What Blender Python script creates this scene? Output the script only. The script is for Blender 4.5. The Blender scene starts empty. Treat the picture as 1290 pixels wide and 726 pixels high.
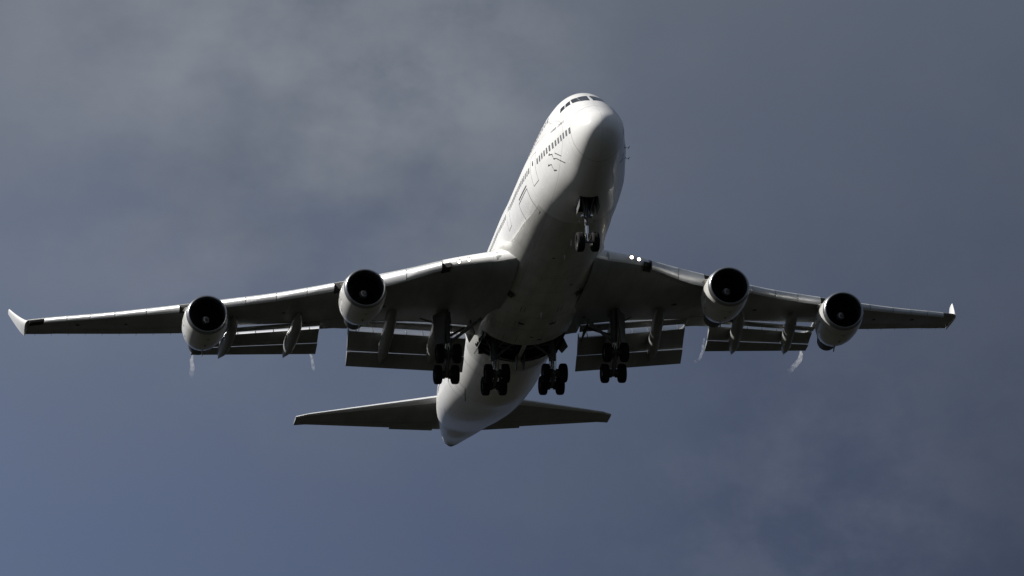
import bpy, math, random
import numpy as np
from mathutils import Matrix, Vector
random.seed(4)
rad = math.radians
SC = bpy.context.scene

# ------------------------------------------------------------ viewpoint
# R: camera axes (right, up, back) written in aircraft axes (x forward, y port, z up)
R = np.array([[0.13954556, 0.98864653, -0.0557232],
              [0.33703846, 0.00549213, 0.94147486],
              [0.93109189, -0.1501595, -0.33244551]])
R = np.linalg.svd(R)[0] @ np.linalg.svd(R)[2]
EYE = np.array([388.62004416, -68.77261063, -150.10006443])   # spotter, in aircraft axes
right = R[0]
w0 = np.array([0, 0, 1.]) - right[2] * right; w0 /= np.linalg.norm(w0)
fx = np.array([1., 0, 0]) - right[0] * right; fx -= fx.dot(w0) * w0; fx /= np.linalg.norm(fx)
up = w0 * math.cos(rad(2.5)) + fx * math.sin(rad(2.5))
fwd = np.cross(up, right)
M = np.array([right, fwd, up])                                # aircraft axes -> world axes
CAMZ = 1.7
loc = M @ (-EYE) + np.array([0, 0, CAMZ])
BODY = Matrix([list(M[0]) + [loc[0]], list(M[1]) + [loc[1]], list(M[2]) + [loc[2]], [0, 0, 0, 1]])
camw = M @ R.T
cd = bpy.data.cameras.new('camera'); cam = bpy.data.objects.new('camera', cd)
SC.collection.objects.link(cam); SC.camera = cam
cam.matrix_world = Matrix([list(camw[0]) + [0], list(camw[1]) + [0], list(camw[2]) + [CAMZ], [0, 0, 0, 1]])
cd.sensor_width = 36; cd.lens = 8799.89 / 1290 * 36
cd.clip_start = 1; cd.clip_end = 60000

# ------------------------------------------------------------ sun and sky
SUNB = np.array([-0.06, -0.70, 0.62])                         # towards the sun, aircraft axes
sd = M @ SUNB; sd /= np.linalg.norm(sd)
elev = math.asin(sd[2]); azim = math.atan2(sd[0], sd[1])
sl = bpy.data.lights.new('sun', 'SUN'); sl.energy = 5.0; sl.angle = rad(0.53); sl.color = (1, .965, .92)
so = bpy.data.objects.new('sun', sl); SC.collection.objects.link(so)
so.rotation_euler = Vector(sd).to_track_quat('Z', 'Y').to_euler(); so.location = (0, 0, 900)
SC.view_settings.view_transform = 'Standard'; SC.view_settings.look = 'None'
SC.view_settings.gamma = 1; SC.view_settings.use_curve_mapping = False
SC.view_settings.exposure = 0.4

W = bpy.data.worlds.new('World'); SC.world = W; W.use_nodes = True
nt = W.node_tree; nt.nodes.clear(); N = nt.nodes.new; L = nt.links.new
wo = N('ShaderNodeOutputWorld'); bg = N('ShaderNodeBackground'); bg.inputs[1].default_value = 0.1
sky = N('ShaderNodeTexSky'); sky.sky_type = 'NISHITA'; sky.sun_disc = False
sky.sun_elevation = elev; sky.sun_rotation = azim
tc = N('ShaderNodeTexCoord')
def noise(scale, detail, rough, off, stretch=(1, 1, 1)):
    mp = N('ShaderNodeMapping'); mp.inputs['Location'].default_value = off; mp.inputs['Scale'].default_value = stretch
    n = N('ShaderNodeTexNoise'); n.inputs['Scale'].default_value = scale
    n.inputs['Detail'].default_value = detail; n.inputs['Roughness'].default_value = rough
    L(tc.outputs['Generated'], mp.inputs[0]); L(mp.outputs[0], n.inputs[0]); return n.outputs[0]
def vmix(a, b, fac):
    m = N('ShaderNodeMix'); m.data_type = 'RGBA'; m.clamp_factor = True
    if isinstance(fac, float): m.inputs[0].default_value = fac
    else: L(fac, m.inputs[0])
    for s, v in ((m.inputs[6], a), (m.inputs[7], b)):
        if isinstance(v, tuple): s.default_value = v
        else: L(v, s)
    return m.outputs[2]
def ramp(v, a, b, lo=0., hi=1.):
    r = N('ShaderNodeMapRange'); r.interpolation_type = 'SMOOTHSTEP'
    for i, k in enumerate((a, b, lo, hi)): r.inputs[i + 1].default_value = k
    L(v, r.inputs[0]); return r.outputs[0]
def dirn(px, py):                                             # world direction of a bearing
    d = camw @ np.array([(px - 645) / 8799.89, -(py - 363) / 8799.89, -1]); return d / np.linalg.norm(d)
def bank(px, py, sx):                                         # soft cloud bank centred on a bearing: 1 in its middle, 0 at sx radians
    g = N('ShaderNodeVectorMath'); g.operation = 'DISTANCE'; g.inputs[1].default_value = dirn(px, py)
    L(tc.outputs['Generated'], g.inputs[0]); return ramp(g.outputs['Value'], sx, 0.0)
def mul(a, b):
    m = N('ShaderNodeMath'); m.operation = 'MULTIPLY'
    for s, v in ((m.inputs[0], a), (m.inputs[1], b)):
        if isinstance(v, float): s.default_value = v
        else: L(v, s)
    return m.outputs[0]
def addn(a, b):
    m = N('ShaderNodeMath'); m.operation = 'ADD'
    L(a, m.inputs[0]); L(b, m.inputs[1]); return m.outputs[0]
# thick storm cloud: grey and brighter towards the sunlit side, blue where it thins low down
def along(v, lo, hi):
    d = N('ShaderNodeVectorMath'); d.operation = 'DOT_PRODUCT'; d.inputs[1].default_value = v
    L(tc.outputs['Generated'], d.inputs[0]); r = N('ShaderNodeMapRange')
    for i, k in enumerate((lo, hi, 0., 1.)): r.inputs[i + 1].default_value = k
    L(d.outputs['Value'], r.inputs[0]); return r.outputs[0]
KE = 10 / 2 ** .4
def lin(r, g, b): return tuple(KE * (((v / 255 + .055) / 1.055) ** 2.4) for v in (r, g, b)) + (1,)
uu = along(camw[:, 0], -.080, .072); vv = along(-camw[:, 1], -.045, .045)
c = vmix(vmix(lin(112, 118, 129), lin(85, 93, 107), uu), vmix(lin(90, 104, 134), lin(54, 61, 81), uu), vv)
n1 = ramp(noise(26, 5, .55, (.4, .2, .9), (1, 1, 1.5)), .35, .7)
n2 = ramp(noise(60, 6, .6, (1.4, .8, .3), (1, 1, 1.3)), .35, .7)
n3 = ramp(noise(18, 4, .5, (5.4, 2.8, .3), (1, 1, 1.8)), .4, .65)
c = vmix(c, lin(147, 151, 157), mul(bank(340, 10, .072), addn(mul(n1, .55), mul(n2, .25))))
c = vmix(c, lin(140, 146, 152), mul(bank(520, 70, .034), addn(mul(n1, .5), mul(n2, .3))))
c = vmix(c, lin(74, 83, 98), mul(bank(430, 320, .035), mul(n3, .7)))
c = vmix(c, lin(60, 68, 90), mul(bank(960, 520, .035), mul(n1, .6)))
c = vmix(c, lin(100, 106, 122), mul(bank(1010, 670, .034), mul(n2, .38)))
c = vmix(c, lin(100, 106, 114), mul(n2, .12))
c = vmix(c, sky.outputs[0], .03)
L(c, bg.inputs[0]); L(bg.outputs[0], wo.inputs[0])

# ------------------------------------------------------------ helpers
def mat(name, col, rough=.5, metal=0., coat=0., noise_amt=0., nscale=.6, stretch=(1, 1, 1), panels=0., emit=None, bump=0., spec=.5):
    m = bpy.data.materials.new(name); m.use_nodes = True; t = m.node_tree; b = t.nodes['Principled BSDF']
    b.inputs['Base Color'].default_value = (*col, 1); b.inputs['Roughness'].default_value = rough
    b.inputs['Metallic'].default_value = metal; b.inputs['Coat Weight'].default_value = coat
    b.inputs['Specular IOR Level'].default_value = spec
    b.inputs['Coat Roughness'].default_value = .08
    if emit:
        b.inputs['Emission Color'].default_value = (*emit[0], 1); b.inputs['Emission Strength'].default_value = emit[1]
    co = t.nodes.new('ShaderNodeTexCoord'); out = None
    if noise_amt:
        mp = t.nodes.new('ShaderNodeMapping'); mp.inputs['Scale'].default_value = stretch
        n = t.nodes.new('ShaderNodeTexNoise'); n.inputs['Scale'].default_value = nscale; n.inputs['Detail'].default_value = 8; n.inputs['Roughness'].default_value = .65
        t.links.new(co.outputs['Object'], mp.inputs[0]); t.links.new(mp.outputs[0], n.inputs[0])
        r = t.nodes.new('ShaderNodeMapRange'); r.inputs[1].default_value = .3; r.inputs[2].default_value = .75
        r.inputs[3].default_value = 1.; r.inputs[4].default_value = 1. - noise_amt
        t.links.new(n.outputs[0], r.inputs[0]); out = r.outputs[0]
        if bump:
            bp_ = t.nodes.new('ShaderNodeBump'); bp_.inputs['Strength'].default_value = bump; bp_.inputs['Distance'].default_value = .02
            t.links.new(n.outputs[0], bp_.inputs['Height']); t.links.new(bp_.outputs[0], b.inputs['Normal'])
    if panels:
        sp = t.nodes.new('ShaderNodeSeparateXYZ'); t.links.new(co.outputs['Object'], sp.inputs[0])
        for ax, step, wd in (('X', 2.54, .010), ('Y', 1.9, .012)):
            d = t.nodes.new('ShaderNodeMath'); d.operation = 'DIVIDE'; d.inputs[1].default_value = step; t.links.new(sp.outputs[ax], d.inputs[0])
            fr = t.nodes.new('ShaderNodeMath'); fr.operation = 'FRACT'; t.links.new(d.outputs[0], fr.inputs[0])
            lt = t.nodes.new('ShaderNodeMath'); lt.operation = 'LESS_THAN'; lt.inputs[1].default_value = wd; t.links.new(fr.outputs[0], lt.inputs[0])
            k = t.nodes.new('ShaderNodeMath'); k.operation = 'MULTIPLY_ADD'; k.inputs[1].default_value = -panels; k.inputs[2].default_value = 1.
            t.links.new(lt.outputs[0], k.inputs[0])
            if out is None: out = k.outputs[0]
            else:
                q = t.nodes.new('ShaderNodeMath'); q.operation = 'MULTIPLY'; t.links.new(out, q.inputs[0]); t.links.new(k.outputs[0], q.inputs[1]); out = q.outputs[0]
    if out is not None:
        mx = t.nodes.new('ShaderNodeVectorMath'); mx.operation = 'SCALE'; mx.inputs[0].default_value = col
        t.links.new(out, mx.inputs['Scale']); t.links.new(mx.outputs[0], b.inputs['Base Color'])
    return m
WHITE = mat('white gloss paint', (.82, .82, .805), .32, 0, .2, .22, .35, (.5, 1.4, 1.4), .22)
BELLY = mat('belly paint', (.66, .66, .63), .4, 0, .1, .4, .7, (.35, 1.6, 1.6), .3)
NACEL = mat('nacelle paint', (.64, .64, .62), .3, 0, .3, .25, .8, (1, 1, 1), 0)
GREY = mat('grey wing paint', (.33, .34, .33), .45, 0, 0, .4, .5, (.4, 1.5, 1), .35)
FAIRG = mat('fairing paint', (.29, .30, .29), .4, 0, 0, .3, .8, (1, 1, 1))
LEM = mat('leading edge metal', (.70, .71, .72), .36, .35, 0, .2, .8, (1, .6, 1))
LIPM = mat('intake lip metal', (.34, .35, .37), .32, .9, 0, .15, 2)
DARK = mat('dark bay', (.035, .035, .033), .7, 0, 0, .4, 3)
LINER = mat('shaded intake liner', (.045, .045, .05), .5, 0, 0, .2, 3)  # barrel would be light grey; the shade inside the intake is in this colour
BLADE = mat('fan blade', (.06, .06, .065), .35, .8, 0, .2, 5)
SPIN = mat('spinner grey', (.24, .24, .24), .4, 0, 0, .1, 4)
HOT = mat('hot nozzle metal', (.05, .048, .045), .55, .3, 0, .4, 3)
TYRE = mat('tyre rubber', (.011, .011, .011), .85, 0, 0, .3, 6, spec=.2)
RIM = mat('wheel rim', (.36, .36, .35), .35, .4, 0, .2, 4)
STEEL = mat('gear grey', (.17, .175, .175), .4, .2, 0, .4, 5)
CHROME = mat('polished oleo', (.85, .85, .86), .12, 1.)
GLASS = mat('window glass', (.012, .014, .018), .06, 0, .6)
CABIN = mat('cabin window', (.15, .155, .16), .15, 0, .3)  # pane colour lightened to grey to stand in for reflected sky
DOORM = mat('gear door inner face', (.13, .135, .13), .5, 0, 0, .3, 4)
BLACK = mat('painted gap shade', (.012, .012, .012), .8)  # shade as a colour, for the blocks in the leading-edge gaps
NOSEM = mat('polished flap nose', (.90, .91, .93), .30, 1., 0, .12, 2.5, (1, .4, 1))
LINE = mat('dark joint', (.05, .05, .05), .6)
INK = mat('grey lettering', (.16, .16, .17), .5)
RED = mat('red lettering', (.55, .03, .03), .4)
BLACKP = mat('black tail paint', (.10, .11, .12), .35)
LAMP = mat('landing lamp', (1, .9, .75), .3, emit=((1, .88, .74), 7.))
HOUSE = mat('lamp housing', (.05, .05, .05), .4, .3)

def V(s, y, z): return (-s, y, z)
def mesh(name, verts, faces, m, parent=None, smooth=True, sharp=35, label=None):
    me = bpy.data.meshes.new(name); me.from_pydata([tuple(map(float, v)) for v in verts], [], faces); me.validate()
    import bmesh
    b = bmesh.new(); b.from_mesh(me); bmesh.ops.remove_doubles(b, verts=b.verts, dist=1e-5)
    bmesh.ops.recalc_face_normals(b, faces=b.faces)
    if smooth:
        for f in b.faces: f.smooth = True
        for e in b.edges:
            if len(e.link_faces) == 2 and e.calc_face_angle(0) > rad(sharp): e.smooth = False
    b.to_mesh(me); b.free()
    me.materials.append(m)
    o = bpy.data.objects.new(name, me); SC.collection.objects.link(o)
    if parent: o.parent = parent
    if label: o['label'] = label
    return o
def grid(rows, closed=True, cap=True):
    """rows: list of equal-length point rings -> verts, faces"""
    n = len(rows[0]); vs = [p for r in rows for p in r]; fs = []
    for i in range(len(rows) - 1):
        for j in range(n if closed else n - 1):
            k = (j + 1) % n
            fs.append((i * n + j, i * n + k, (i + 1) * n + k, (i + 1) * n + j))
    if cap and closed:
        fs.append(tuple(range(n))); fs.append(tuple((len(rows) - 1) * n + j for j in range(n)))
    return vs, fs
class MB:
    def __init__(s): s.v = []; s.f = []
    def add(s, vf):
        o = len(s.v); s.v += list(vf[0]); s.f += [tuple(i + o for i in f) for f in vf[1]]; return s
    def box(s, a, b):
        (x0, y0, z0), (x1, y1, z1) = a, b
        vs = [(x, y, z) for x in (x0, x1) for y in (y0, y1) for z in (z0, z1)]
        return s.add((vs, [(0, 1, 3, 2), (4, 6, 7, 5), (0, 4, 5, 1), (2, 3, 7, 6), (0, 2, 6, 4), (1, 5, 7, 3)]))
    def slab(s, quad, th):                                    # a quad given thickness along its normal
        q = [np.array(p, float) for p in quad]; n = np.cross(q[1] - q[0], q[3] - q[0]); n = n / np.linalg.norm(n) * th / 2
        return s.add(grid([[p - n for p in q], [p + n for p in q]]))
    def tube(s, pts, r, n=10):
        pts = [np.array(p, float) for p in pts]
        if not hasattr(r, '__len__'): r = [r] * len(pts)
        rows = []
        for i, p in enumerate(pts):
            d = pts[min(i + 1, len(pts) - 1)] - pts[max(i - 1, 0)]; d /= np.linalg.norm(d)
            a = np.cross(d, [0, 1, 0] if abs(d[1]) < .9 else [1, 0, 0]); a /= np.linalg.norm(a); b = np.cross(d, a)
            rows.append([p + r[i] * (math.cos(t) * a + math.sin(t) * b) for t in np.linspace(0, 2 * math.pi, n, endpoint=False)])
        return s.add(grid(rows))
    def lathe(s, prof, c, axis='x', n=40, closed_prof=False, cap=True):   # prof: list of (along, radius); x axis: along runs aft
        rows = []
        for a, r in prof:
            ring = []
            for t in np.linspace(0, 2 * math.pi, n, endpoint=False):
                u, v = r * math.cos(t), r * math.sin(t)
                ring.append((c[0] - a, c[1] + u, c[2] + v) if axis == 'x' else (c[0] + u, c[1] + a, c[2] + v))
            rows.append(ring)
        if closed_prof: rows.append(rows[0])
        return s.add(grid(rows, cap=cap and not closed_prof))
    def build(s, name, m, parent=None, **k): return mesh(name, s.v, s.f, m, parent, **k)
def pch(x, xs, ys):
    xs = np.asarray(xs, float); ys = np.asarray(ys, float)
    h = np.diff(xs); d = np.diff(ys) / h; m = np.zeros(len(xs)); m[0] = d[0]; m[-1] = d[-1]
    for i in range(1, len(xs) - 1):
        if d[i - 1] * d[i] > 0:
            w1 = 2 * h[i] + h[i - 1]; w2 = h[i] + 2 * h[i - 1]; m[i] = (w1 + w2) / (w1 / d[i - 1] + w2 / d[i])
    i = int(np.clip(np.searchsorted(xs, x) - 1, 0, len(xs) - 2)); t = (x - xs[i]) / h[i]
    return (2*t**3-3*t*t+1)*ys[i] + (t**3-2*t*t+t)*h[i]*m[i] + (-2*t**3+3*t*t)*ys[i+1] + (t**3-t*t)*h[i]*m[i+1]

# ------------------------------------------------------------ ground
def ground():
    m = mat('dark wet moorland', (.0100, .0108, .0078), .95, 0, 0, .55, .012, (1, 1, 1), spec=.1)
    vs = [(0, 0, 0)]; fs = []
    rings = [60, 200, 600, 2000, 6000, 20000, 40000]; n = 48
    for r in rings:
        for k in range(n):
            a = 2 * math.pi * k / n
            vs.append((r * math.cos(a), r * math.sin(a), 0))
    for k in range(n): fs.append((0, 1 + k, 1 + (k + 1) % n))
    for i in range(len(rings) - 1):
        for k in range(n):
            a, b = 1 + i * n, 1 + (i + 1) * n
            fs.append((a + k, b + k, b + (k + 1) % n, a + (k + 1) % n))
    o = mesh('ground', vs, fs, m, smooth=False); o['kind'] = 'structure'
ground()

# ------------------------------------------------------------ the airliner
root = bpy.data.objects.new('airliner', None); SC.collection.objects.link(root)
root.matrix_world = BODY; root.empty_display_size = 5
root['label'] = 'large white four-engined airliner flying overhead with its landing gear and flaps down'
root['category'] = 'airliner'
FT = np.array([[0.0,-0.84,-0.82,0.01,-0.83],[0.12,-1.27,-0.36,0.48,-0.82],[0.4,-1.64,0.0,0.85,-0.76],[1.0,-2.07,0.42,1.25,-0.61],[2.0,-2.50,1.05,1.62,-0.33],[3.0,-2.80,1.72,1.86,-0.10],[4.0,-3.02,2.4,2.02,0.05],[5.0,-3.18,2.99,2.2,0.06],[6.0,-3.26,3.48,2.42,0.01],[8.0,-3.31,3.94,2.7,-0.1],[10.0,-3.31,4.12,2.95,-0.14],[14.0,-3.26,4.25,3.12,-0.13],[20.0,-3.21,4.4,3.14,-0.03],[23.0,-3.21,4.42,3.2,0.01],[26.0,-3.21,4.19,3.21,0.01],[29.0,-3.19,3.8,3.22,0.02],[32.0,-3.16,3.57,3.2,0.03],[36.0,-3.09,3.5,3.16,0.06],[46.0,-2.86,3.5,3.12,0.11],[50.0,-2.27,3.51,3.05,0.2],[54.0,-1.57,3.51,2.88,0.46],[58.0,-0.69,3.46,2.44,0.74],[61.0,-0.01,3.34,1.94,1.06],[64.0,0.54,3.08,1.39,1.36],[66.5,1.08,2.66,0.91,1.53],[68.0,1.36,2.2,0.52,1.60],[68.6,1.46,1.84,0.26,1.65]])
def sec(s): return [pch(math.sqrt(max(s, 0)), np.sqrt(FT[:, 0]), FT[:, k]) for k in (1, 2, 3, 4)]
def fpt(s, a, off=0.):
    zb, zt, w, zc = sec(s); c, sn = math.cos(a), math.sin(a)
    if sn <= 0: r = 1 / math.hypot(c / w, sn / (zc - zb))
    else:
        at = min(zt - zc, 3.45 * w / 3.25); r = 1 / math.hypot(c / w, sn / at)
        ru = 2.3 * w / 3.25; zu = zt - zc - ru
        if zu > 0:
            D = ru * ru - zu * zu * c * c; rb = zu * sn + math.sqrt(D) if D > 0 else 0
            k = .35 * w / 3.25
            if rb > 0: r = max(r, rb) + max(0, k - abs(r - rb)) ** 2 / (4 * k)
    r += off
    return (c * r, zc + sn * r)
def FP(s, a, off=0.):
    y, z = fpt(s, a, off); return V(s, y, z)
def angz(s, z, side):                                          # angle of height z on a side (+1 port, -1 starboard)
    lo, hi = -math.pi / 2, math.pi / 2
    for _ in range(30):
        m = (lo + hi) / 2
        if fpt(s, m)[1] < z: lo = m
        else: hi = m
    return lo if side > 0 else math.pi - lo
def fuselage():
    st = np.unique(np.round(np.r_[np.linspace(0.03, 1, 30) ** 2, np.linspace(1, 12, 56), 6.2, 8.7, np.linspace(12, 44, 65), 33.5, 37.2, np.linspace(44, 68.6, 60)], 3))
    an = np.radians(np.arange(-180, 180, 2.5)); rows = [[FP(s, a) for a in an] for s in st]
    vs, fs = grid(rows); keep = []
    n = len(an)
    for f in fs:
        if len(f) == 4:
            c = np.mean([vs[i] for i in f], axis=0); s, y, z = -c[0], c[1], c[2]
            if z < -2 and 33.5 < s < 37.2 and .07 < abs(y) < 2.6: continue
            if z < -2.6 and 6.2 < s < 8.7 and abs(y) < .5: continue
        keep.append(f)
    return mesh('fuselage', vs, keep, WHITE, root, sharp=60)
fus = fuselage()

def belly():
    es = [(10.8, 52, .004), (12.5, 54, .02), (15, 59, .07), (18, 62, .15), (19.5, 66, .26), (21, 76, .36), (23, 82, .42), (30, 84, .44), (34.4, 80, .40), (37.4, 72, .28), (39.5, 66, .12), (40.3, 62, .01)]
    S_, E_, O_ = zip(*es); rows = []
    st = np.unique(np.round(np.r_[np.linspace(10.8, 40.3, 110), 33.5, 37.2], 3))
    for s in st:
        e = pch(s, S_, E_); o = pch(s, S_, O_); ring = [FP(s, -math.pi / 2 - rad(e), -.05)]
        for t in np.linspace(-1, 1, 61):
            k = o * min(1, (1 - abs(t)) * 14 + .45) * (.45 + .55 * min(1, abs(t) * 1.8) ** 2) if o > .2 else o
            ring.append(FP(s, -math.pi / 2 + rad(e) * t, max(k, .004)))
        ring.append(FP(s, -math.pi / 2 + rad(e), -.05)); rows.append(ring)
    vs, fs = grid(rows, closed=False); keep = []
    for f in fs:
        c = np.mean([vs[i] for i in f], axis=0); s, y, z = -c[0], c[1], c[2]
        if 33.5 < s < 37.2 and .07 < abs(y) < 2.75 and z < -1.5: continue
        keep.append(f)
    return mesh('belly_fairing', vs, keep, BELLY, root, sharp=40)
bel = belly()
def patches(name, m, parent, quads, off=.012, sub=4):
    """panels laid on the fuselage skin, quads in (s, angle)"""
    b = MB()
    for q in quads:
        rows = []
        for i in range(sub + 1):
            u = i / sub; row = []
            for j in range(sub + 1):
                v = j / sub
                s = (q[0][0] * (1-u) + q[1][0] * u) * (1-v) + (q[3][0] * (1-u) + q[2][0] * u) * v
                a = (q[0][1] * (1-u) + q[1][1] * u) * (1-v) + (q[3][1] * (1-u) + q[2][1] * u) * v
                row.append(FP(s, a, off))
            rows.append(row)
        b.add(grid(rows, closed=False))
    return b.build(name, m, parent, sharp=80)
def zq(s0, s1, z0, z1, side): return [(s0, angz(s0, z0, side)), (s1, angz(s1, z0, side)), (s1, angz(s1, z1, side)), (s0, angz(s0, z1, side))]
def wz(s): return float(np.interp(s, [2, 5, 8, 13, 23, 58], [-.46, -.26, -.12, .12, .42, .62]))
DOORS = [9.25, 18.2, 28.4, 41.0, 55.0]
slist = []
s = 2.15
while s < 54:
    if all(abs(s - d) > .75 for d in DOORS): slist.append(s)
    s += .508
far = []
cnt = 0
for s in slist:
    q = zq(s - .12, s + .12, wz(s) - .19, wz(s) + .17, -1)
    if cnt < 84: patches('passenger_window', CABIN, fus, [q], sub=2); cnt += 1
    else: far.append(q)
    far.append(zq(s - .12, s + .12, wz(s) - .21, wz(s) + .21, 1))
for k in range(24):
    s = 8.6 + k * .62
    far.append(zq(s - .12, s + .12, 2.45, 2.8, 1))
    if k < 14: patches('passenger_window', CABIN, fus, [zq(s - .12, s + .12, 2.45, 2.8, -1)], sub=2)
    else: far.append(zq(s - .12, s + .12, 2.45, 2.8, -1))
o = patches('passenger_window', CABIN, fus, far, sub=2); o['kind'] = 'stuff'
D = rad
for side in (-1, 1):
    A = (lambda a: math.pi - D(a)) if side < 0 else (lambda a: D(a))
    def cz(s, z): return (s, angz(s, z, side))
    # windscreen: front pane and two side panes
    f = side
    def an(deg): return D(90 + (deg - 90) * (1 if side < 0 else -1))
    for q in ([(3.20, 93), (3.42, 107), (4.62, 104.5), (4.46, 91.3)], [(3.43, 107.3), (4.12, 117), (4.95, 111.5), (4.63, 104.8)],
              [(4.25, 119.5), (4.75, 125), (5.12, 119), (4.90, 113)], [(4.84, 126), (5.4, 131), (5.6, 124.5), (5.2, 120)]):
        patches('cockpit_window', GLASS, fus, [[(p[0], an(p[1])) for p in q]], sub=5)
    for d in DOORS:                                            # passenger door outline, with a small port
        z0, z1 = wz(d) - 1.15, wz(d) + .75; w = .55; t = .022
        q = [zq(d-w, d-w+t, z0, z1, side), zq(d+w-t, d+w, z0, z1, side), zq(d-w, d+w, z0, z0+t, side), zq(d-w, d+w, z1-t, z1, side)]
        dd = patches('door', LINE, fus, q)
        patches('door_window', GLASS, dd, [zq(d - .09, d + .09, wz(d), wz(d) + .3, side)], sub=2)
    for (s0, s1, z0, z1) in ((11.3, 14.2, -2.3, -.75), (46, 48.6, -2.0, -.6)):
        if side < 0:
            t = .035
            patches('cargo_door', LINE, fus, [zq(s0, s0+t, z0, z1, side), zq(s1-t, s1, z0, z1, side), zq(s0, s1, z1-t, z1, side), zq(s0, s1, z0, z0+t, side)], sub=8)
            patches('vent', LINE, fus, [zq(s0, s1 - .3, z1 + .12, z1 + .2, side)])
    # static and angle of attack plates
    for (p, q_) in (((5.06, -158.6), (4.3, -145)), ((5.04, -149.7), (4.2, -133))):
        a0, a1 = (D(p[1]), D(q_[1])) if side < 0 else (math.pi - D(p[1]), math.pi - D(q_[1]))
        patches('sensor_plate', LINE, fus, [[(p[0], a0), (q_[0], a1), (q_[0] + .09, a1), (p[0] + .09, a0)]])
    for (s, z) in ((5.5, -.3), (6.0, -.78)):                    # pitot probes
        a = angz(s, z - (.42 if side < 0 else 0), side); b = np.array(FP(s, a)); e = np.array(FP(s, a, .22))
        MB().tube([b, e, e + np.array([.32, 0, 0])], [.035, .03, .018], 8).build('pitot_probe', LINE, root)
    # lettering too small to read, a short grey line above the windows
    rs = random.Random(9)
    letters = []; s = 3.15
    while s < 5.6:
        w = rs.choice((.10, .12, .14)); z = float(np.interp(s, [3, 5.7], [.52, .78]))
        if not 4.25 < s < 4.4:
            letters += [zq(s, s + .03, z - .07, z + .07, side), zq(s, s + w, z - .07, z - .045, side)]
            if rs.random() > .4: letters.append(zq(s, s + w, z + .045, z + .07, side))
            if rs.random() > .5: letters.append(zq(s + w - .03, s + w, z - .07, z + .07, side))
        s += w + .06
    patches('lettering', INK, fus, letters, sub=1)
    patches('titles', RED, fus, [zq(9.4, 12.9, 1.55, 1.75, side)], sub=6)
# windscreen wipers / joint
patches('radome_joint', LINE, fus, [[(2.02, D(a)), (2.035, D(a)), (2.035, D(a + 20)), (2.02, D(a + 20))] for a in range(-180, 180, 20)], off=.006)
# drains and small scoops on the belly
for (s, y, w_) in ((24.3, 2.05, .9), (24.6, -2.1, .9), (21.6, 1.1, .28), (23.4, 1.9, .3), (28.6, .9, .45), (28.6, -.9, .45), (31, 0, .25), (31.6, .55, .3), (17.0, -.6, .2)):
    a = -math.pi / 2 + math.asin(max(-1, min(1, y / 3.3)))
    off = .012 + pch(s, [10.8, 11, 15, 18, 19.5, 21, 23, 30, 34.4], [0, .05, .09, .15, .26, .36, .42, .44, .40])
    da = w_ / 7
    patches('belly_vent', DARK, bel, [[(s, a - da), (s + w_ * .8, a - da * .6), (s + w_ * .8, a + da * .6), (s, a + da)]], off=off, sub=3)
def seam(s0, a0, s1, a1, wd=.018):
    o_ = [.014 + pch(q, [10.8, 12.5, 15, 18, 19.5, 21, 23, 30, 34.4], [0, .02, .07, .15, .26, .36, .42, .44, .40]) for q in (s0, s1)]
    n = max(2, int(abs(s1 - s0) * 1.5 + abs(a1 - a0) / 6)); b = MB(); rows = []
    for k in range(n + 1):
        t = k / n; q = s0 + (s1 - s0) * t; a = a0 + (a1 - a0) * t; dx, da = (wd, 0) if abs(a1 - a0) > 1 else (0, wd / 3.3)
        tt = abs(a + 90) / 84.; off = o_[0] + (o_[1] - o_[0]) * t
        off = off * (.45 + .55 * min(1, tt * 1.8) ** 2) + .008 if off > .2 else off
        rows.append([FP(q, rad(a), off), FP(q + dx, rad(a) + da, off)])
    b.add(grid(rows, closed=False)).build('panel_joint', LINE, bel)
for q in (20.6, 23.2, 25.6, 28.0, 30.4, 32.6): seam(q, -138, q, -42)
for a_ in (-118, -104, -76, -62): seam(20.6, a_, 33.2, a_ + .5)
for q in (26.3, 29.0):
    for a_ in (-112, -72): seam(q, a_, q + .9, a_ + .3, .03); seam(q, a_ + 4, q + .9, a_ + 4.3, .03)
for s, hgt in ((13.5, .35), (16.2, .28), (26.5, .3), (42.5, .35)):  # blade aerials
    z = FP(s, -math.pi / 2, .0)[2] - (.3 if 19 < s < 34 else 0.05)
    MB().slab([V(s, 0, z), V(s + .4, 0, z), V(s + .42, 0, z - hgt), V(s + .22, 0, z - hgt)], .03).build('blade_antenna', WHITE, root)
# black tail cone end and exhaust, seams on the rear body
b = MB(); rows = [[FP(s, a, .012) for a in np.radians(np.arange(-180, 180, 6))] for s in np.linspace(67.9, 68.6, 6)]
b.add(grid(rows)).build('tail_cone_cap', BLACKP, root)
for s, a0, a1 in ((42.0, -170, -95), (47.2, -165, -20), (61.5, -175, -5)):
    n = 10
    patches('body_seam', LINE, fus, [[(s, D(a0 + (a1 - a0) * k / n)), (s + .025, D(a0 + (a1 - a0) * k / n)), (s + .025, D(a0 + (a1 - a0) * (k + 1) / n)), (s, D(a0 + (a1 - a0) * (k + 1) / n))] for k in range(n)], off=.006, sub=2)
for side in (-1, 1):                                          # stabiliser jack screw slots
    a = angz(60.3, 1.1, side)
    patches('tail_scoop', LINE, fus, [[(58.3, a - .10 * side), (59.9, a - .06 * side), (59.9, a + .01 * side), (58.3, a - .03 * side)]], off=.01)

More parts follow.
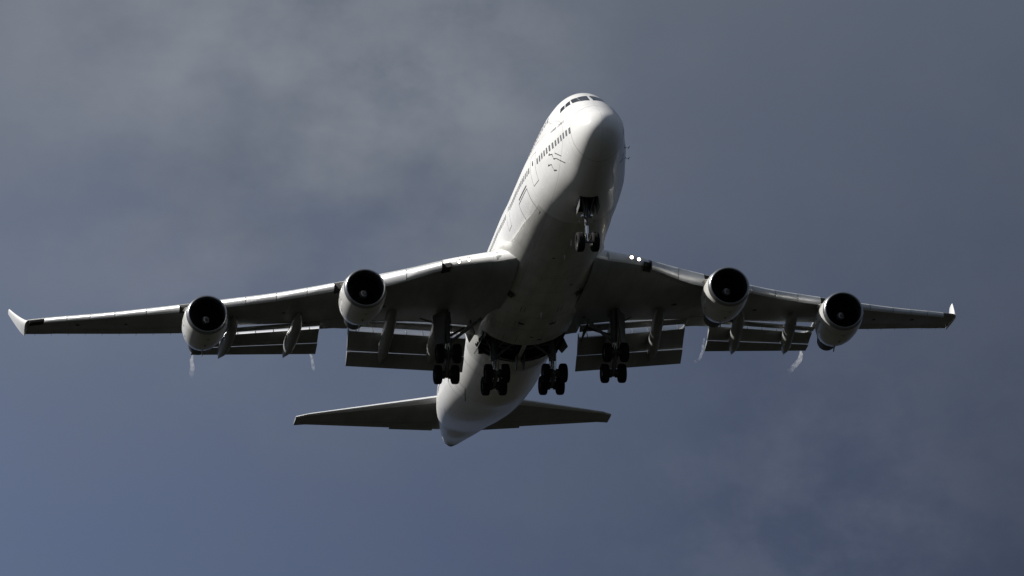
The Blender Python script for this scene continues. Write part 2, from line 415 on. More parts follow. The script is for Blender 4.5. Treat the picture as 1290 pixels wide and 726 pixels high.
# gear wells
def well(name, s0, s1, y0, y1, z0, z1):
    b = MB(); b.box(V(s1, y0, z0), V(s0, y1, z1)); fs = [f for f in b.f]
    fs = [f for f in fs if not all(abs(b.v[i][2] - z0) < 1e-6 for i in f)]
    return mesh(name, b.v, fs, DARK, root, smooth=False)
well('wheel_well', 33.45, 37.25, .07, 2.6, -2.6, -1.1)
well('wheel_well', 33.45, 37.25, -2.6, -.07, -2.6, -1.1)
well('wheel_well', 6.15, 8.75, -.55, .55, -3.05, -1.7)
b = MB()
for s in (35.2, 36.1, 36.9):
    for sg in (-1, 1): b.tube([V(s, sg * .35, -2.4), V(s - .2, sg * 2.5, -2.0)], .09, 8)
for sg in (-1, 1): b.tube([V(34.5, sg * 1.1, -2.5), V(37.3, sg * 1.4, -2.3)], .07, 8)
b.build('well_framing', STEEL, root)

# ---- wings
def LEs(y): return 20.5 + .885 * (y - 3.25)
TEx, TEv = [3.25, 12, 29.8, 31.2], [35.3, 37.5, 48.0, 48.3]
def TEs(y): return float(np.interp(y, TEx, TEv))
LZ = ([2.4, 4, 6.5, 8.4, 10.2, 12.9, 16, 19.3, 21.9, 26.2, 30.4, 31.2], [-1.75, -1.45, -1.1, -.97, -.80, -.52, -.15, .42, .89, 1.72, 2.65, 2.8])
TZ = ([2.4, 3.3, 7, 11, 12.6, 16, 21.6, 25.2, 28, 29.8, 31.2], [-2.1, -1.9, -1.25, -.80, -.58, -.02, 1.03, 1.76, 2.36, 2.72, 2.84])
def TH(y): return float(np.interp(y, [2.4, 4, 12, 31.2], [.135, .125, .092, .08]))
def naca(x): return 5 * (.2969 * math.sqrt(max(x, 0)) - .126 * x - .3516 * x * x + .2843 * x ** 3 - .1036 * x ** 4)
def wing_pt(y, x, low):
    ls = LEs(y) if y > 3.6 else LEs(3.6) - (3.6 - y) * 1.3; c = TEs(y) - ls; lz = pch(y, *LZ) - .018 * c; tz = pch(y, *TZ)
    z = lz + (tz - lz) * x + .018 * c * 4 * x * (1 - x)
    t = naca(x) * TH(y) * c
    if low:
        k = 1 if x < .55 else max(0, 1 - (x - .55) / .42); t = -t * (.35 + .65 * k) if x > .55 else -t
    return np.array([ls + c * x, y, z + t])
def flapzone(y): return 3.7 < y < 11.12 or 12.88 < y < 20.65
def wing(side):
    ys = sorted(set(list(np.round(np.linspace(2.4, 31.2, 70), 3)) + [3.69, 3.71, 11.11, 11.13, 12.87, 12.89, 20.64, 20.66]))
    xs = np.array([0, .002, .006, .012, .02, .035, .055, .08, .12, .17, .23, .3, .38, .46, .55, .63, .7, .77, .83, .88, .92, .96, 1.0])
    rows = []
    for y in ys:
        c = TEs(y) - LEs(y); xe = 1.0
        if flapzone(y): xe = 1 - 1.55 / c
        xx = [x * xe for x in xs]
        ring = [wing_pt(y, x, False) for x in xx[::-1]] + [wing_pt(y, x, True) for x in xx[1:]]
        rows.append([V(p[0], side * p[1], p[2]) for p in ring])
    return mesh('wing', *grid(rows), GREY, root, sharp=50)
def le_strip(side, w, y0, y1, name, m, top=True, label=None):
    """Krueger flap: curved panel standing ahead of and below the fixed leading edge"""
    DZ = ([3, 6.5, 10.2, 11.0, 12.9, 19, 22, 26, 30.5], [.45, .50, .74, .70, .47, .47, .42, .32, .28])
    rows = []
    for y in np.linspace(y0, y1, max(3, int((y1 - y0) * 2))):
        dz = pch(y, *DZ); zt = pch(y, *LZ) - .07; s = LEs(y); g = min(1, dz / .5)
        prof = [(.05, .02), (-.14 * g, -.02), (-.30 * g, -.14 * dz / .5), (-.36 * g, -.28 * dz / .5), (-.34 * g, -.40 * dz / .5), (-.22 * g, -.54 * dz / .5), (-.10 * g, -.60 * dz / .5)]
        inner = [(a + .045, b + .03) for a, b in prof[::-1]]
        rows.append([V(s + a, side * y, zt + b) for a, b in prof + inner])
    return mesh(name, *grid(rows), m, w, sharp=50)
def airfoil_ring(nose, tail, th, n=9):
    nose = np.array(nose, float); tail = np.array(tail, float); d = tail - nose; L_ = np.linalg.norm(d); d /= L_
    up_ = np.array([-d[1], d[0]]);
    if up_[1] < 0: up_ = -up_
    ts = [0, .01, .04, .09, .16, .26, .4, .6, .8, 1.]
    def yt(x): return th * (math.sqrt(x / .22) * (1.5 - .5 * x / .22) if x < .22 else 1 - ((x - .22) / .78) ** 1.5 * .93)
    pts = [nose + d * L_ * x + up_ * yt(x) * .55 for x in ts[::-1]] + [nose + d * L_ * x - up_ * yt(x) * .45 for x in ts[1:]]
    return pts
def flap(side, w, name, a, b, th, m, ticks=0):
    """a, b: (y, nose(s,z), tail(s,z)) at the inboard and outboard ends"""
    rows = []
    for t in np.linspace(0, 1, 9):
        y = a[0] + (b[0] - a[0]) * t
        nose = [a[1][i] + (b[1][i] - a[1][i]) * t for i in (0, 1)]; tail = [a[2][i] + (b[2][i] - a[2][i]) * t for i in (0, 1)]
        rows.append([V(p[0], side * y, p[1]) for p in airfoil_ring(nose, tail, th)])
    o = mesh(name, *grid(rows), m, w, sharp=60)
    if ticks:
        for k in range(ticks):
            t = (k + .6) / ticks; y = a[0] + (b[0] - a[0]) * t
            n_ = np.array([a[1][i] + (b[1][i] - a[1][i]) * t for i in (0, 1)]); tl = np.array([a[2][i] + (b[2][i] - a[2][i]) * t for i in (0, 1)])
            q = MB(); q.box(V(n_[0] + .1, side * y - .02, n_[1] - .24), V(n_[0] - .06, side * y + .02, n_[1] + .12)); q.build('flap_link', STEEL, o, smooth=False)
    return o
def slat(side, w, name, a, b, crest, rise, ticks=0):
    """one slotted flap element: low leading edge, bright curved nose rising to a crest, then flat to the tail"""
    def ring(t):
        y = a[0] + (b[0] - a[0]) * t; n = [a[1][i] + (b[1][i] - a[1][i]) * t for i in (0, 1)]; l = [a[2][i] + (b[2][i] - a[2][i]) * t for i in (0, 1)]
        up_ = [(0, 0), (.04, .10), (.14, .34), (.34, .62), (.62, .86), (1, 1)]
        nose = [(n[0] + rise * u, n[1] + crest * v) for u, v in up_]
        q = nose[-1]; mid = [(q[0] + (l[0] - q[0]) * k, q[1] + (l[1] - q[1]) * k + .06 * crest * math.sin(math.pi * k)) for k in (.15, .35, .6, .85)]
        low = [(l[0] + (n[0] - l[0]) * k, l[1] + (n[1] - l[1]) * k + .10 * crest * math.sin(math.pi * k) - .03) for k in (0, .25, .5, .75)]
        return y, nose, mid + [l] + low
    rows = []; skin = []
    for t in np.linspace(0, 1, 9):
        y, nose, rest = ring(t); rows.append([V(p[0], side * y, p[1]) for p in nose + rest])
        skin.append([V(p[0] - .006, side * y, p[1] + .006) for p in nose])
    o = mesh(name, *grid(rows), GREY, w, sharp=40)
    mesh('nose_skin', *grid(skin, closed=False), NOSEM, o)
    for k in range(ticks):
        y, nose, _ = ring((k + .55) / ticks)
        MB().tube([V(p[0] - .012, side * y, p[1] + .012) for p in nose], .022, 6).build('skin_joint', LINE, o)
    return o
def flap_fairing(side, w, y, s0, z0, tip, wd=.36):
    """canoe: forward half fixed under the wing, rear half drooped with the flap"""
    P = [np.array(V(s0, side * y, z0)), np.array(V(s0 + 1.0, side * y, z0 - .34)), np.array(V((s0 + tip[0]) / 2 + .2, side * (y + .05), (z0 + tip[2]) / 2 - .30)),
         np.array(V(tip[0] - 1.5, side * (tip[1] - .06), tip[2] + .22)), np.array(V(tip[0], side * tip[1], tip[2]))]
    rows = []
    n = 26
    for k in range(n + 1):
        t = k / n; p = np.zeros(3)
        for i, c in enumerate((1, 4, 6, 4, 1)): p += c * (1 - t) ** (4 - i) * t ** i * P[i]
        r = max(.012, (math.sin(math.pi * min(1, t * 4.0 + .02) / 2) ** .8) * (1 if t < .62 else max(0, 1 - ((t - .62) / .38) ** 1.5)))
        rows.append([p + np.array([0, wd * r * math.cos(q), (.5 + .12 * math.sin(math.pi * t)) * r * math.sin(q)]) for q in np.linspace(0, 2 * math.pi, 18, endpoint=False)])
    return mesh('flap_track_fairing', *grid(rows), FAIRG, w)
def lamp(w, s, y, z):
    h = MB(); h.lathe([(.02, .15), (-.06, .15), (-.06, .13), (.0, .13), (.02, .15)], V(s, y, z), n=20); o = h.build('landing_light', HOUSE, w)
    g = MB(); rows = []
    for a, r in ((-.045, .001), (-.04, .05), (-.02, .085), (.01, .105)):
        rows.append([(-s - a, y + r * math.cos(t), z + r * math.sin(t)) for t in np.linspace(0, 2 * math.pi, 20, endpoint=False)])
    g.add(grid(rows)).build('lamp_lens', LAMP, o)
wings = {}
for side in (-1, 1):
    w = wing(side); wings[side] = w
    segs = [(6.75, 8.75), (8.79, 10.75), (12.95, 14.5), (14.54, 16.3), (16.34, 18.1), (18.14, 19.95), (22.05, 24.0), (24.04, 25.9), (25.94, 27.4), (27.44, 28.8), (28.84, 30.2)]
    for y0, y1 in segs: le_strip(side, w, y0, y1, 'krueger_flap', LEM)
    # fixed leading edge skin inboard, and solid near-black blocks painting shade into the flap-gap cavities and starboard tip
    rows = []
    for y in np.linspace(2.45, 6.6, 12):
        ring = [wing_pt(y, x, False) + np.array([-.006, 0, .01]) for x in (.12, .08, .06, .035, .02, .008, .002, 0)] + [wing_pt(y, x, True) + np.array([-.006, 0, -.01]) for x in (.002, .006, .012) + (.0121,)]
        rows.append([V(p[0], side * p[1], p[2]) for p in ring])
    mesh('fixed_leading_edge', *grid(rows, closed=False), WHITE, w)
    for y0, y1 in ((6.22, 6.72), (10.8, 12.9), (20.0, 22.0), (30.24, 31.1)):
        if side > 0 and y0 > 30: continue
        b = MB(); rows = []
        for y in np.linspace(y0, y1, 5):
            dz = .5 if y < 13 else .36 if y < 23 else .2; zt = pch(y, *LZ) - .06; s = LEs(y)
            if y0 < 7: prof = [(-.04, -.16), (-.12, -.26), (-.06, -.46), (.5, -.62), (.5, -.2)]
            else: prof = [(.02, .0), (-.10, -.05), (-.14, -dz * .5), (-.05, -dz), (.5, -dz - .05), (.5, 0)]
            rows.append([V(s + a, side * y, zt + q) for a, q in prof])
        b.add(grid(rows)).build('leading_edge_shade', BLACK, w, sharp=30)
    # trailing edge flaps: fore, mid and aft element, inboard then outboard
    gi, go = 3.72, 11.10
    slat(side, w, 'fore_flap', (gi, (33.90, -1.92), (34.50, -2.07)), (go, (35.72, -.82), (36.36, -.90)), .22, .16)
    slat(side, w, 'mid_flap', (gi, (34.70, -2.45), (36.03, -3.16)), (go, (36.62, -1.17), (38.00, -2.02)), .50, .40, 7)
    slat(side, w, 'aft_flap', (gi, (35.98, -3.30), (37.12, -3.88)), (go, (37.97, -2.17), (39.05, -2.72)), .17, .20)
    gi, go = 12.92, 20.62
    slat(side, w, 'fore_flap', (gi, (36.45, -.66), (36.95, -.66)), (go, (40.95, .27), (41.38, .30)), .22, .14)
    slat(side, w, 'mid_flap', (gi, (37.37, -.74), (38.75, -1.20)), (go, (41.85, .29), (43.28, .07)), .36, .32, 7)
    slat(side, w, 'aft_flap', (gi, (38.72, -1.32), (39.95, -1.56)), (go, (43.26, -.05), (44.35, -.04)), .14, .18)
    flap_fairing(side, w, 5.78, 31.2, -1.7, (38.0, 5.9, -3.15), .36)
    flap_fairing(side, w, 8.75, 31.8, -1.15, (38.8, 8.98, -2.80))
    flap_fairing(side, w, 14.55, 34.6, -.62, (41.2, 14.92, -1.42), .36)
    flap_fairing(side, w, 18.5, 37.0, .0, (43.6, 18.9, -.62), .36)
    # aileron and hinge lines
    def strip_low(y0, y1, x0, x1, name='hinge_line'):
        rows = []
        for y in np.linspace(y0, y1, 8):
            rows.append([V(*(lambda p: (p[0], side * p[1], p[2] - .012))(wing_pt(y, x, True))) for x in (x0, x1)])
        mesh(name, *grid(rows, closed=False), LINE, w)
    strip_low(20.9, 27.6, .78, .788, 'aileron_joint'); strip_low(11.2, 12.8, .78, .788, 'aileron_joint')
    # winglet
    rows = []
    for t in np.linspace(0, 1, 10):
        sl_ = 45.25 + (49.35 - 45.25) * t ** .9; st_ = 48.3 + (50.35 - 48.3) * t; y = 31.2 + .85 * t ** .8; z = 2.72 + (4.98 - 2.72) * t
        ring = airfoil_ring((0, 0), (1, 0), .09)
        rows.append([V(sl_ + (st_ - sl_) * p[0], side * (y + p[1] * (st_ - sl_)), z - (p[1] * (st_ - sl_)) * .3) for p in ring])
    mesh('winglet', *grid(rows), WHITE, w, sharp=60)
    for y, s in ((5.22, 22.2), (5.77, 22.68)):
        lamp(w, s - .30, side * y, (-1.50 if side > 0 else -1.60) + (.04 if y > 5.5 else 0))
    # fuel vent and static wicks
    for y in np.linspace(22, 30.5, 9):
        p = wing_pt(y, 1, True); MB().tube([V(p[0], side * p[1], p[2]), V(p[0] + .28, side * p[1], p[2])], .012, 6).build('static_wick', LINE, w)
    for (y, x, r_) in ((28.0, .42, .16), (25.0, .5, .14), (9.5, .5, .2), (15.5, .45, .16)):
        p = wing_pt(y, x, True)
        MB().lathe([(0, r_), (.01, r_)], (0, 0, 0), n=16).build('access_panel', LINE, w).matrix_local = Matrix.Translation(Vector(V(p[0], side * p[1], p[2] - .02))) @ Matrix.Rotation(rad(90), 4, 'Y')

# ---- engines
def engine(side, y, s, z, ztop):
    c = V(s, side * y, z)
    cowl = [(.06, 1.13), (.0, 1.16), (-.01, 1.20), (.04, 1.255), (.22, 1.33)]
    b = MB(); b.lathe([(.22, 1.335), (.7, 1.40), (1.3, 1.43), (2.1, 1.43), (2.9, 1.37), (3.6, 1.24), (4.15, 1.08), (4.15, 1.03), (3.4, 1.12), (3.3, 1.0), (3.3, .5)], c, n=64, cap=False)
    e = b.build('engine', NACEL, root)
    MB().lathe([(.40, 1.125), (.15, 1.12), (.05, 1.14), (.0, 1.18), (.005, 1.215), (.05, 1.265), (.13, 1.305), (.24, 1.34), (.25, 1.30), (.4, 1.2)], c, n=64, closed_prof=True).build('intake_lip', LIPM, e)
    MB().lathe([(.36, 1.12), (1.0, 1.14), (1.25, 1.15), (1.9, 1.15), (1.9, .3)], c, n=48, cap=False).build('intake_duct', LINER, e)
    fb = MB(); n = 34
    for k in range(n):
        a = 2 * math.pi * k / n; rows = []
        for r in np.linspace(.3, 1.12, 5):
            tw = rad(18 + 42 * (r / 1.12)); ch = .17 + .03 * r
            u = np.array([0, math.cos(a), math.sin(a)]); t = np.array([0, -math.sin(a), math.cos(a)])
            d = t * math.sin(tw) + np.array([-1, 0, 0]) * math.cos(tw)
            p = np.array(c) + np.array([-1.25, 0, 0]) + u * r
            rows.append([p - d * ch, p + d * ch])
        fb.add(grid(rows, closed=False))
    fb.build('fan', BLADE, e)
    MB().lathe([(.78, .001), (.82, .05), (.91, .12), (1.05, .20), (1.2, .26), (1.3, .27)], c, n=32).build('spinner', SPIN, e)
    sw = MB(); rows = []
    for k in range(14):                                        # painted comma on the spinner
        t = k / 13; a = 2.1 + 3.6 * t; r = .07 + .16 * t; x = float(np.interp(r, [.0, .05, .12, .20, .26], [.76, .805, .895, 1.035, 1.185])); wd = .035 * math.sin(math.pi * min(1, t + .25)) + .012
        rows.append([(c[0] - x + (.006), c[1] + (r + q) * math.cos(a), c[2] + (r + q) * math.sin(a)) for q in (-wd, wd)])
    sw.add(grid(rows, closed=False)).build('spinner_swirl', WHITE, e)
    MB().lathe([(3.3, .98), (4.1, .93), (5.2, .80), (6.3, .62), (6.3, .57), (5.6, .60), (5.5, .3)], c, n=40).build('core_cowl', HOT, e)
    MB().lathe([(5.6, .42), (6.2, .34), (6.8, .18), (7.1, .02)], c, n=28).build('exhaust_plug', HOT, e)
    # pylon
    rows = []
    for (x, zl, zh, hw) in ((.9, 1.30, 1.36, .03), (1.6, 1.30, 1.62, .16), (2.8, 1.2, ztop + .15, .22), (4.2, .95, ztop + .30, .24), (6.0, .7, ztop + .1, .24), (7.6, ztop - .75, ztop, .18), (9.0, ztop - .45, ztop, .04)):
        rows.append([(c[0] - x, c[1] + a, c[2] + q) for a, q in ((-hw, zl), (hw, zl), (hw * .9, zh), (-hw * .9, zh))])
    MB().add(grid(rows)).build('pylon', FAIRG, e, sharp=30)
    for sg in (-1, 1):                                         # strake, latches, drain mast
        a = rad(90 + sg * 52); u = np.array([0, math.cos(a), math.sin(a)]); p = np.array(c)
        MB().slab([p + u * 1.38 - [1.1, 0, 0], p + u * 1.40 - [2.2, 0, 0], p + u * 1.68 - [2.3, 0, 0], p + u * 1.62 - [1.7, 0, 0]], .025).build('nacelle_strake', NACEL, e)
    MB().slab([(c[0] - 3.7, c[1], c[2] - 1.2), (c[0] - 4.0, c[1], c[2] - 1.12), (c[0] - 4.25, c[1], c[2] - 1.42), (c[0] - 4.1, c[1], c[2] - 1.42)], .05).build('drain_mast', FAIRG, e)
    for (x, a, l) in ((2.0, -92, .3), (1.0, -88, .12), (2.4, 205, .14), (1.3, 190, .2), (1.9, 175, .18), (2.9, -60, .15), (1.5, -10, .15)):
        q = []
        for xx in (x, x + l):
            r = float(np.interp(xx, [.22, .7, 1.3, 2.1, 2.9, 3.6], [1.335, 1.40, 1.43, 1.43, 1.37, 1.24])) + .008
            q.append([(c[0] - xx, c[1] + r * math.cos(rad(t)), c[2] + r * math.sin(rad(t))) for t in (a, a + 2, a + 4)])
        MB().add(grid(q, closed=False)).build('cowl_vent', LINE, e)
    rows = []                                                  # cowl split line
    for (x0) in (.95, 3.0):
        rr = float(np.interp(x0, [.22, .7, 1.3, 2.1, 2.9, 3.6], [1.335, 1.40, 1.43, 1.43, 1.37, 1.24])) + .005
        rows = [[(c[0] - xx, c[1] + rr * math.cos(t), c[2] + rr * math.sin(t)) for t in np.linspace(0, 2 * math.pi, 64, endpoint=False)] for xx in (x0, x0 + .018)]
        MB().add(grid(rows, cap=False)).build('cowl_joint', LINE, e)
    return e
for side in (-1, 1):
    engine(side, 11.68, 23.4, -2.90, 1.75)
    engine(side, 20.80, 32.0, -1.56, 1.75)

# ---- tail
def tailplane(side):
    rows = []
    for t in np.linspace(0, 1, 14):
        y = .6 + (11.05 - .6) * t; sl_ = 58.4 + (66.0 - 58.4) * t; st_ = 66.0 + (67.85 - 66.0) * t; z = 1.85 + (2.95 - 1.85) * t; c = st_ - sl_
        if t > .96: sl_ += .25
        ring = airfoil_ring((0, 0), (1, 0), .085)
        rows.append([V(sl_ + c * p[0], side * y, z + p[1] * c) for p in ring])
    o = mesh('tailplane', *grid(rows), GREY, root, sharp=60)
    rows = []
    for t in np.linspace(.12, 1, 12):                          # bright leading edge
        y = .6 + 10.45 * t; sl_ = 58.4 + 7.6 * t; c = 66.0 + 1.85 * t - sl_; z = 1.85 + 1.1 * t
        if t > .96: sl_ += .25
        ring = airfoil_ring((0, 0), (1, 0), .085)[6:13]
        rows.append([V(sl_ + c * p[0] - .006, side * y, z + p[1] * c * 1.06) for p in ring])
    mesh('leading_edge_skin', *grid(rows, closed=False), LEM, o)
    rows = []
    for t in np.linspace(.14, .97, 10):
        y = .6 + 10.45 * t; c = 66.0 + 1.85 * t - (58.4 + 7.6 * t); s_ = 66.0 + 1.85 * t - c * .27; z = 1.85 + 1.1 * t - .45 * .085 * c * .62
        rows.append([V(s_, side * y, z - .02), V(s_ + .04, side * y, z - .02)])
    mesh('elevator_joint', *grid(rows, closed=False), LINE, o)
    rows = []                                                  # inner elevator drooped slightly
    for t in np.linspace(.1, .38, 5):
        y = .6 + 10.45 * t; c = 66.0 + 1.85 * t - (58.4 + 7.6 * t); s1 = 66.0 + 1.85 * t; z = 1.85 + 1.1 * t
        ring = airfoil_ring((s1 - c * .2, z - .02), (s1 + .05, z - .11), .12)
        rows.append([V(p[0], side * y, p[1]) for p in ring])
    mesh('elevator', *grid(rows), FAIRG, o, sharp=60)
for side in (-1, 1): tailplane(side)
rows = []
for t in np.linspace(0, 1, 12):
    z = 2.6 + (13.4 - 2.6) * t; sl_ = 54.5 + (64.0 - 54.5) * t; st_ = 66.2 + (68.4 - 66.2) * t
    ring = airfoil_ring((0, 0), (1, 0), .095)
    rows.append([V(sl_ + (st_ - sl_) * p[0], p[1] * (st_ - sl_), z) for p in ring])
fin = mesh('fin', *grid(rows), WHITE, root, sharp=60)
rows = []
for sg in (-1, 1):
    b = MB(); rows = []
    for t in np.linspace(.1, .97, 6):
        z = 2.6 + 10.8 * t; c = 66.2 + 2.2 * t - (54.5 + 9.5 * t); s_ = 66.2 + 2.2 * t - c * .3
        rows.append([V(s_, sg * (.55 * .095 * c * .62 + .03), z), V(s_ + .04, sg * (.55 * .095 * c * .62 + .03), z)])
    b.add(grid(rows, closed=False)).build('rudder_joint', LINE, fin)

# ---- landing gear
def wheel(parent, s, y, z, r, w, inner):
    hw = w / 2
    t = MB(); t.lathe([(-hw * .55, r * .55), (-hw * .9, r * .68), (-hw, r * .82), (-hw * .82, r * .95), (-hw * .45, r), (-hw*.43, r*.985), (-hw*.38, r*.985), (-hw*.36, r), (-hw*.03, r), (-.01, r*.985), (.01, r*.985), (hw*.03, r),
                       (hw*.36, r), (hw*.38, r*.985), (hw*.43, r*.985), (hw * .45, r), (hw * .82, r * .95), (hw, r * .82), (hw * .9, r * .68), (hw * .55, r * .55)], V(s, y, z), axis='y', n=36, closed_prof=True)
    o = t.build('wheel', TYRE, parent, sharp=60)
    h = MB(); h.lathe([(-hw * .55, .02), (-hw * .5, r * .2), (-hw * .25, r * .3), (-hw * .3, r * .5), (-hw * .62, r * .57), (hw * .62, r * .57), (hw * .3, r * .5), (hw * .25, r * .3), (hw * .5, r * .2), (hw * .55, .02)], V(s, y, z), axis='y', n=28)
    return o, h
def bogie(side, cy, fr, rr, strut, dy=.56, r=.63, w=.50):
    """fr, rr: (s, z) of the front and rear axle"""
    mid = ((fr[0] + rr[0]) / 2, (fr[1] + rr[1]) / 2)
    b = MB(); b.tube([V(strut[0], side * strut[1], strut[2]), V(mid[0] * .6 + strut[0] * .4, side * (cy * .6 + strut[1] * .4), mid[1] * .6 + strut[2] * .4)], [.24, .22], 14)
    b.tube([V(strut[0], side * strut[1], strut[2] + .1), V(strut[0] + 1.2, side * (strut[1] - .1), strut[2] + .1)], .13, 8)
    g = b.build('main_gear', STEEL, root)
    MB().tube([V(mid[0] * .6 + strut[0] * .4, side * (cy * .6 + strut[1] * .4), mid[1] * .6 + strut[2] * .4), V(mid[0], side * cy, mid[1])], .14, 14).build('oleo', CHROME, g)
    MB().tube([V(fr[0] - .15, side * cy, fr[1] + .1 * (fr[1] - rr[1])), V(rr[0] + .15, side * cy, rr[1] - .1 * (fr[1] - rr[1]))], .15, 12).build('bogie_beam', STEEL, g)
    for (s, z) in (fr, rr):
        MB().tube([V(s, side * cy - dy, z), V(s, side * cy + dy, z)], .10, 10).build('axle', STEEL, g)
        for sg in (-1, 1):
            o, h = wheel(g, s, side * cy + sg * dy, z, r, w, -sg)
            h.build('rim', RIM, g, sharp=30)
        bb = MB()
        for sg in (-1, 1): bb.lathe([(-.13, .1), (-.13, .28), (.13, .28), (.13, .1)], V(s, side * cy + sg * (dy - .32), z), axis='y', n=20)
        bb.build('brake', HOT, g)
    # torque links, hoses
    t = MB(); m1 = np.array(V(mid[0] + .35, side * cy, mid[1] + .95)); m2 = np.array(V(mid[0], side * cy, mid[1] + .2)); m0 = np.array(V(mid[0] * .5 + strut[0] * .5, side * cy, (mid[1] + strut[2]) / 2 + .1))
    t.tube([m0, m1], .05, 8).tube([m1, m2], .05, 8); t.build('torque_link', STEEL, g)
    t = MB()
    for k in (-1, 1): t.tube([V(strut[0] - .2, side * strut[1] + .18 * k, strut[2]), V(strut[0] - .1, side * cy + .25 * k, (strut[2] + mid[1]) / 2), V(mid[0] - .25, side * cy + .15 * k, mid[1] + .15), V(fr[0] + .1, side * cy + .2 * k, fr[1] + .1)], .022, 6)
    t.build('brake_hose', LINE, g)
    return g
for side in (-1, 1):
    g = bogie(side, 5.45, (31.2, -4.66), (32.6, -5.6), (31.0, 5.45, -1.9))
    # side and drag braces
    MB().tube([V(31.3, side * 5.35, -3.9), V(30.2, side * 3.3, -2.6)], .11, 8).build('side_brace', STEEL, g)
    MB().tube([V(31.5, side * 5.35, -3.4), V(33.6, side * 4.0, -2.1)], .09, 8).build('drag_brace', STEEL, g)
    MB().tube([V(31.2, side * 5.4, -2.9), V(33.0, side * 6.9, -1.6)], .06, 8).build('drag_brace', STEEL, g)
    MB().slab([V(30.5, side * 5.55, -1.9), V(31.7, side * 6.25, -1.9), V(31.7, side * 6.2, -3.85), V(30.7, side * 5.75, -4.1)], .06).build('gear_door', DOORM, g)
    MB().slab([V(31.2, side * 3.9, -2.35), V(33.8, side * 3.9, -2.2), V(33.8, side * 3.65, -3.0), V(31.5, side * 3.6, -3.2)], .05).build('gear_door', DARK, g)
    g = bogie(side, 1.89, (34.3, -4.97), (35.8, -5.3), (34.9, 1.95, -2.0))
    MB().tube([V(34.9, side * 1.9, -3.8), V(36.8, side * 1.5, -2.3)], .10, 8).build('drag_brace', STEEL, g)
    MB().tube([V(34.9, side * 1.9, -3.7), V(34.7, side * .5, -2.6)], .09, 8).build('side_brace', STEEL, g)
    MB().tube([V(34.9, side * 1.9, -3.3), V(34.8, side * 2.5, -2.3)], .07, 8).build('side_brace', STEEL, g)
    MB().slab([V(35.6, side * .24, -3.2), V(36.9, side * .24, -3.1), V(36.9, side * .24, -3.9), V(36.5, side * .24, -3.95)], .07).build('gear_door', DOORM, g)
    MB().slab([V(34.5, side * 2.6, -2.35), V(37.2, side * 2.6, -2.15), V(36.9, side * 2.9, -2.7), V(34.8, side * 2.95, -3.0)], .05).build('gear_door', DOORM, g)
b = MB(); b.tube([V(7.35, 0, -2.4), V(7.65, 0, -4.6)], [.15, .13], 14); g = b.build('nose_gear', STEEL, root)
MB().tube([V(7.65, 0, -4.6), V(7.8, 0, -5.55)], .10, 14).build('oleo', CHROME, g)
MB().tube([V(7.8, -.42, -5.59), V(7.8, .42, -5.59)], .09, 10).build('axle', STEEL, g)
for sg in (-1, 1):
    o, h = wheel(g, 7.8, sg * .46, -5.59, .61, .48, -sg); h.build('rim', RIM, g, sharp=30)
    MB().tube([V(7.5, sg * .12, -4.2), V(6.3, sg * .45, -2.8)], .055, 8).build('drag_brace', STEEL, g)
    MB().slab([V(6.15, sg * .56, -3.2), V(7.5, sg * .56, -3.22), V(7.4, sg * .62, -3.95), V(6.2, sg * .62, -3.85)], .04).build('gear_door', DOORM, g)
    MB().slab([V(7.8, sg * .56, -3.2), V(8.7, sg * .56, -3.22), V(8.6, sg * .60, -3.5), V(7.85, sg * .60, -3.55)], .03).build('gear_door', DOORM, g)
    MB().tube([V(7.55, sg * .16, -4.4), V(7.5, sg * .5, -4.35)], .05, 8).build('steering_arm', CHROME, g)
MB().tube([V(8.05, 0, -4.5), V(8.3, 0, -4.95)], .05, 8).tube([V(8.3, 0, -4.95), V(7.95, 0, -5.35)], .05, 8).build('torque_link', STEEL, g)
for sg in (-1, 1):
    MB().lathe([(.0, .02), (-.02, .11), (.05, .12), (.12, .06)], V(7.4, sg * .26, -4.05), n=16).build('taxi_light', CHROME, g)

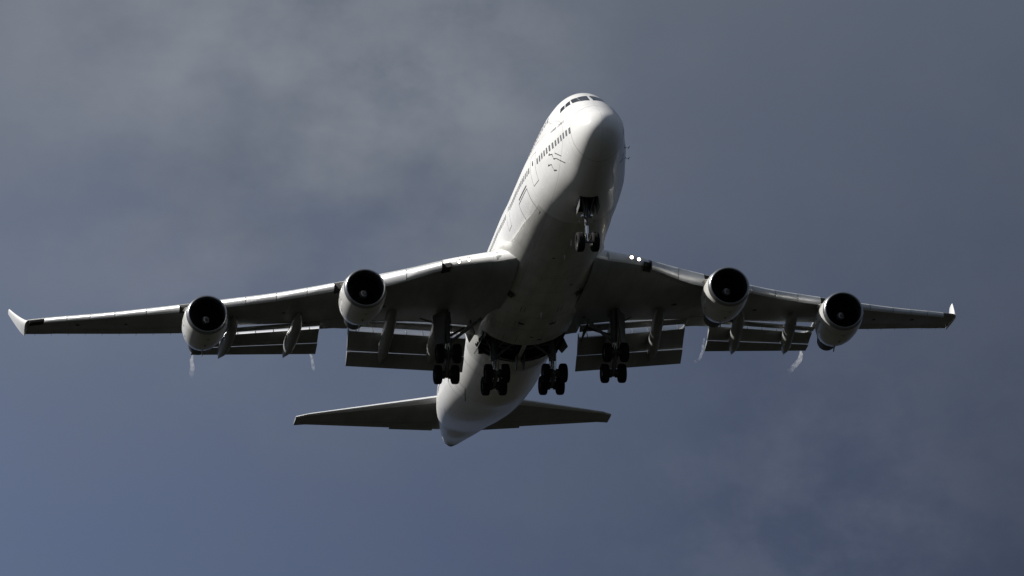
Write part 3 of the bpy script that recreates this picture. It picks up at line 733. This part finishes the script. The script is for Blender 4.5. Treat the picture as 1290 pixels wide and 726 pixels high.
# ------------------------------------------------------------ vapour off the flap corners
vm = bpy.data.materials.new('flap vapour'); vm.use_nodes = True; t = vm.node_tree; t.nodes.clear()
out = t.nodes.new('ShaderNodeOutputMaterial'); pv = t.nodes.new('ShaderNodeVolumePrincipled'); pv.inputs['Color'].default_value = (.95, .97, 1, 1)
co = t.nodes.new('ShaderNodeTexCoord'); sp = t.nodes.new('ShaderNodeSeparateXYZ'); t.links.new(co.outputs['Object'], sp.inputs[0])
mr = t.nodes.new('ShaderNodeMapRange'); mr.interpolation_type = 'SMOOTHSTEP'
for i, k in enumerate((-4.6, -.6, 0., 1.)): mr.inputs[i + 1].default_value = k
t.links.new(sp.outputs['X'], mr.inputs[0])
nz = t.nodes.new('ShaderNodeTexNoise'); nz.inputs['Scale'].default_value = 2.2; nz.inputs['Detail'].default_value = 4; t.links.new(co.outputs['Object'], nz.inputs[0])
m2 = t.nodes.new('ShaderNodeMapRange')
for i, k in enumerate((.38, .66, .05, 1.5)): m2.inputs[i + 1].default_value = k
t.links.new(nz.outputs[0], m2.inputs[0])
mm = t.nodes.new('ShaderNodeMath'); mm.operation = 'MULTIPLY'; t.links.new(mr.outputs[0], mm.inputs[0]); t.links.new(m2.outputs[0], mm.inputs[1])
m3 = t.nodes.new('ShaderNodeMath'); m3.operation = 'MULTIPLY'; m3.inputs[1].default_value = 1.3; t.links.new(mm.outputs[0], m3.inputs[0])
t.links.new(m3.outputs[0], pv.inputs['Density']); t.links.new(pv.outputs[0], out.inputs['Volume'])
def wisp(start, pts, rs, label):
    b = MB(); b.tube([tuple(V(*p)) for p in pts], rs, 12); o = b.build('vapour_trail', vm, None)
    o.matrix_world = BODY @ Matrix.Translation(Vector(V(*start)))
    o['label'] = label; o['category'] = 'vapour trail'; o['group'] = 'wisps of vapour trailing from the flap corners'
wisp((44.3, -20.5, -.02), [(0, 0, 0), (1.2, .05, -.03), (2.6, .25, -.05), (4.6, .35, -.05)], [.06, .13, .16, .20], 'white vapour wisp below the outermost engine, far left of the four')
wisp((39.9, -13.3, -1.5), [(0, 0, 0), (1.0, .25, .02), (2.2, .45, 0), (3.4, .65, -.02)], [.05, .09, .10, .12], 'short straight vapour wisp at the inner corner of the left outboard flap')
wisp((39.2, 13.0, -1.1), [(-.2, -.2, .1), (.8, -.12, 0), (1.8, .0, -.12), (2.8, -.05, -.3), (3.5, -.3, -.35)], [.04, .09, .10, .11, .09], 'curling vapour wisp behind the inner engine right of the fuselage')
wisp((44.4, 20.3, -.05), [(0, 0, 0), (1.0, .22, .02), (2.0, .28, 0), (3.0, .1, -.05), (4.2, -.05, -.1)], [.07, .15, .18, .19, .19], 'thick vapour wisp just left of the outermost engine on the right wing')

SC.render.engine = 'CYCLES'
SC.cycles.volume_step_rate = 1.0
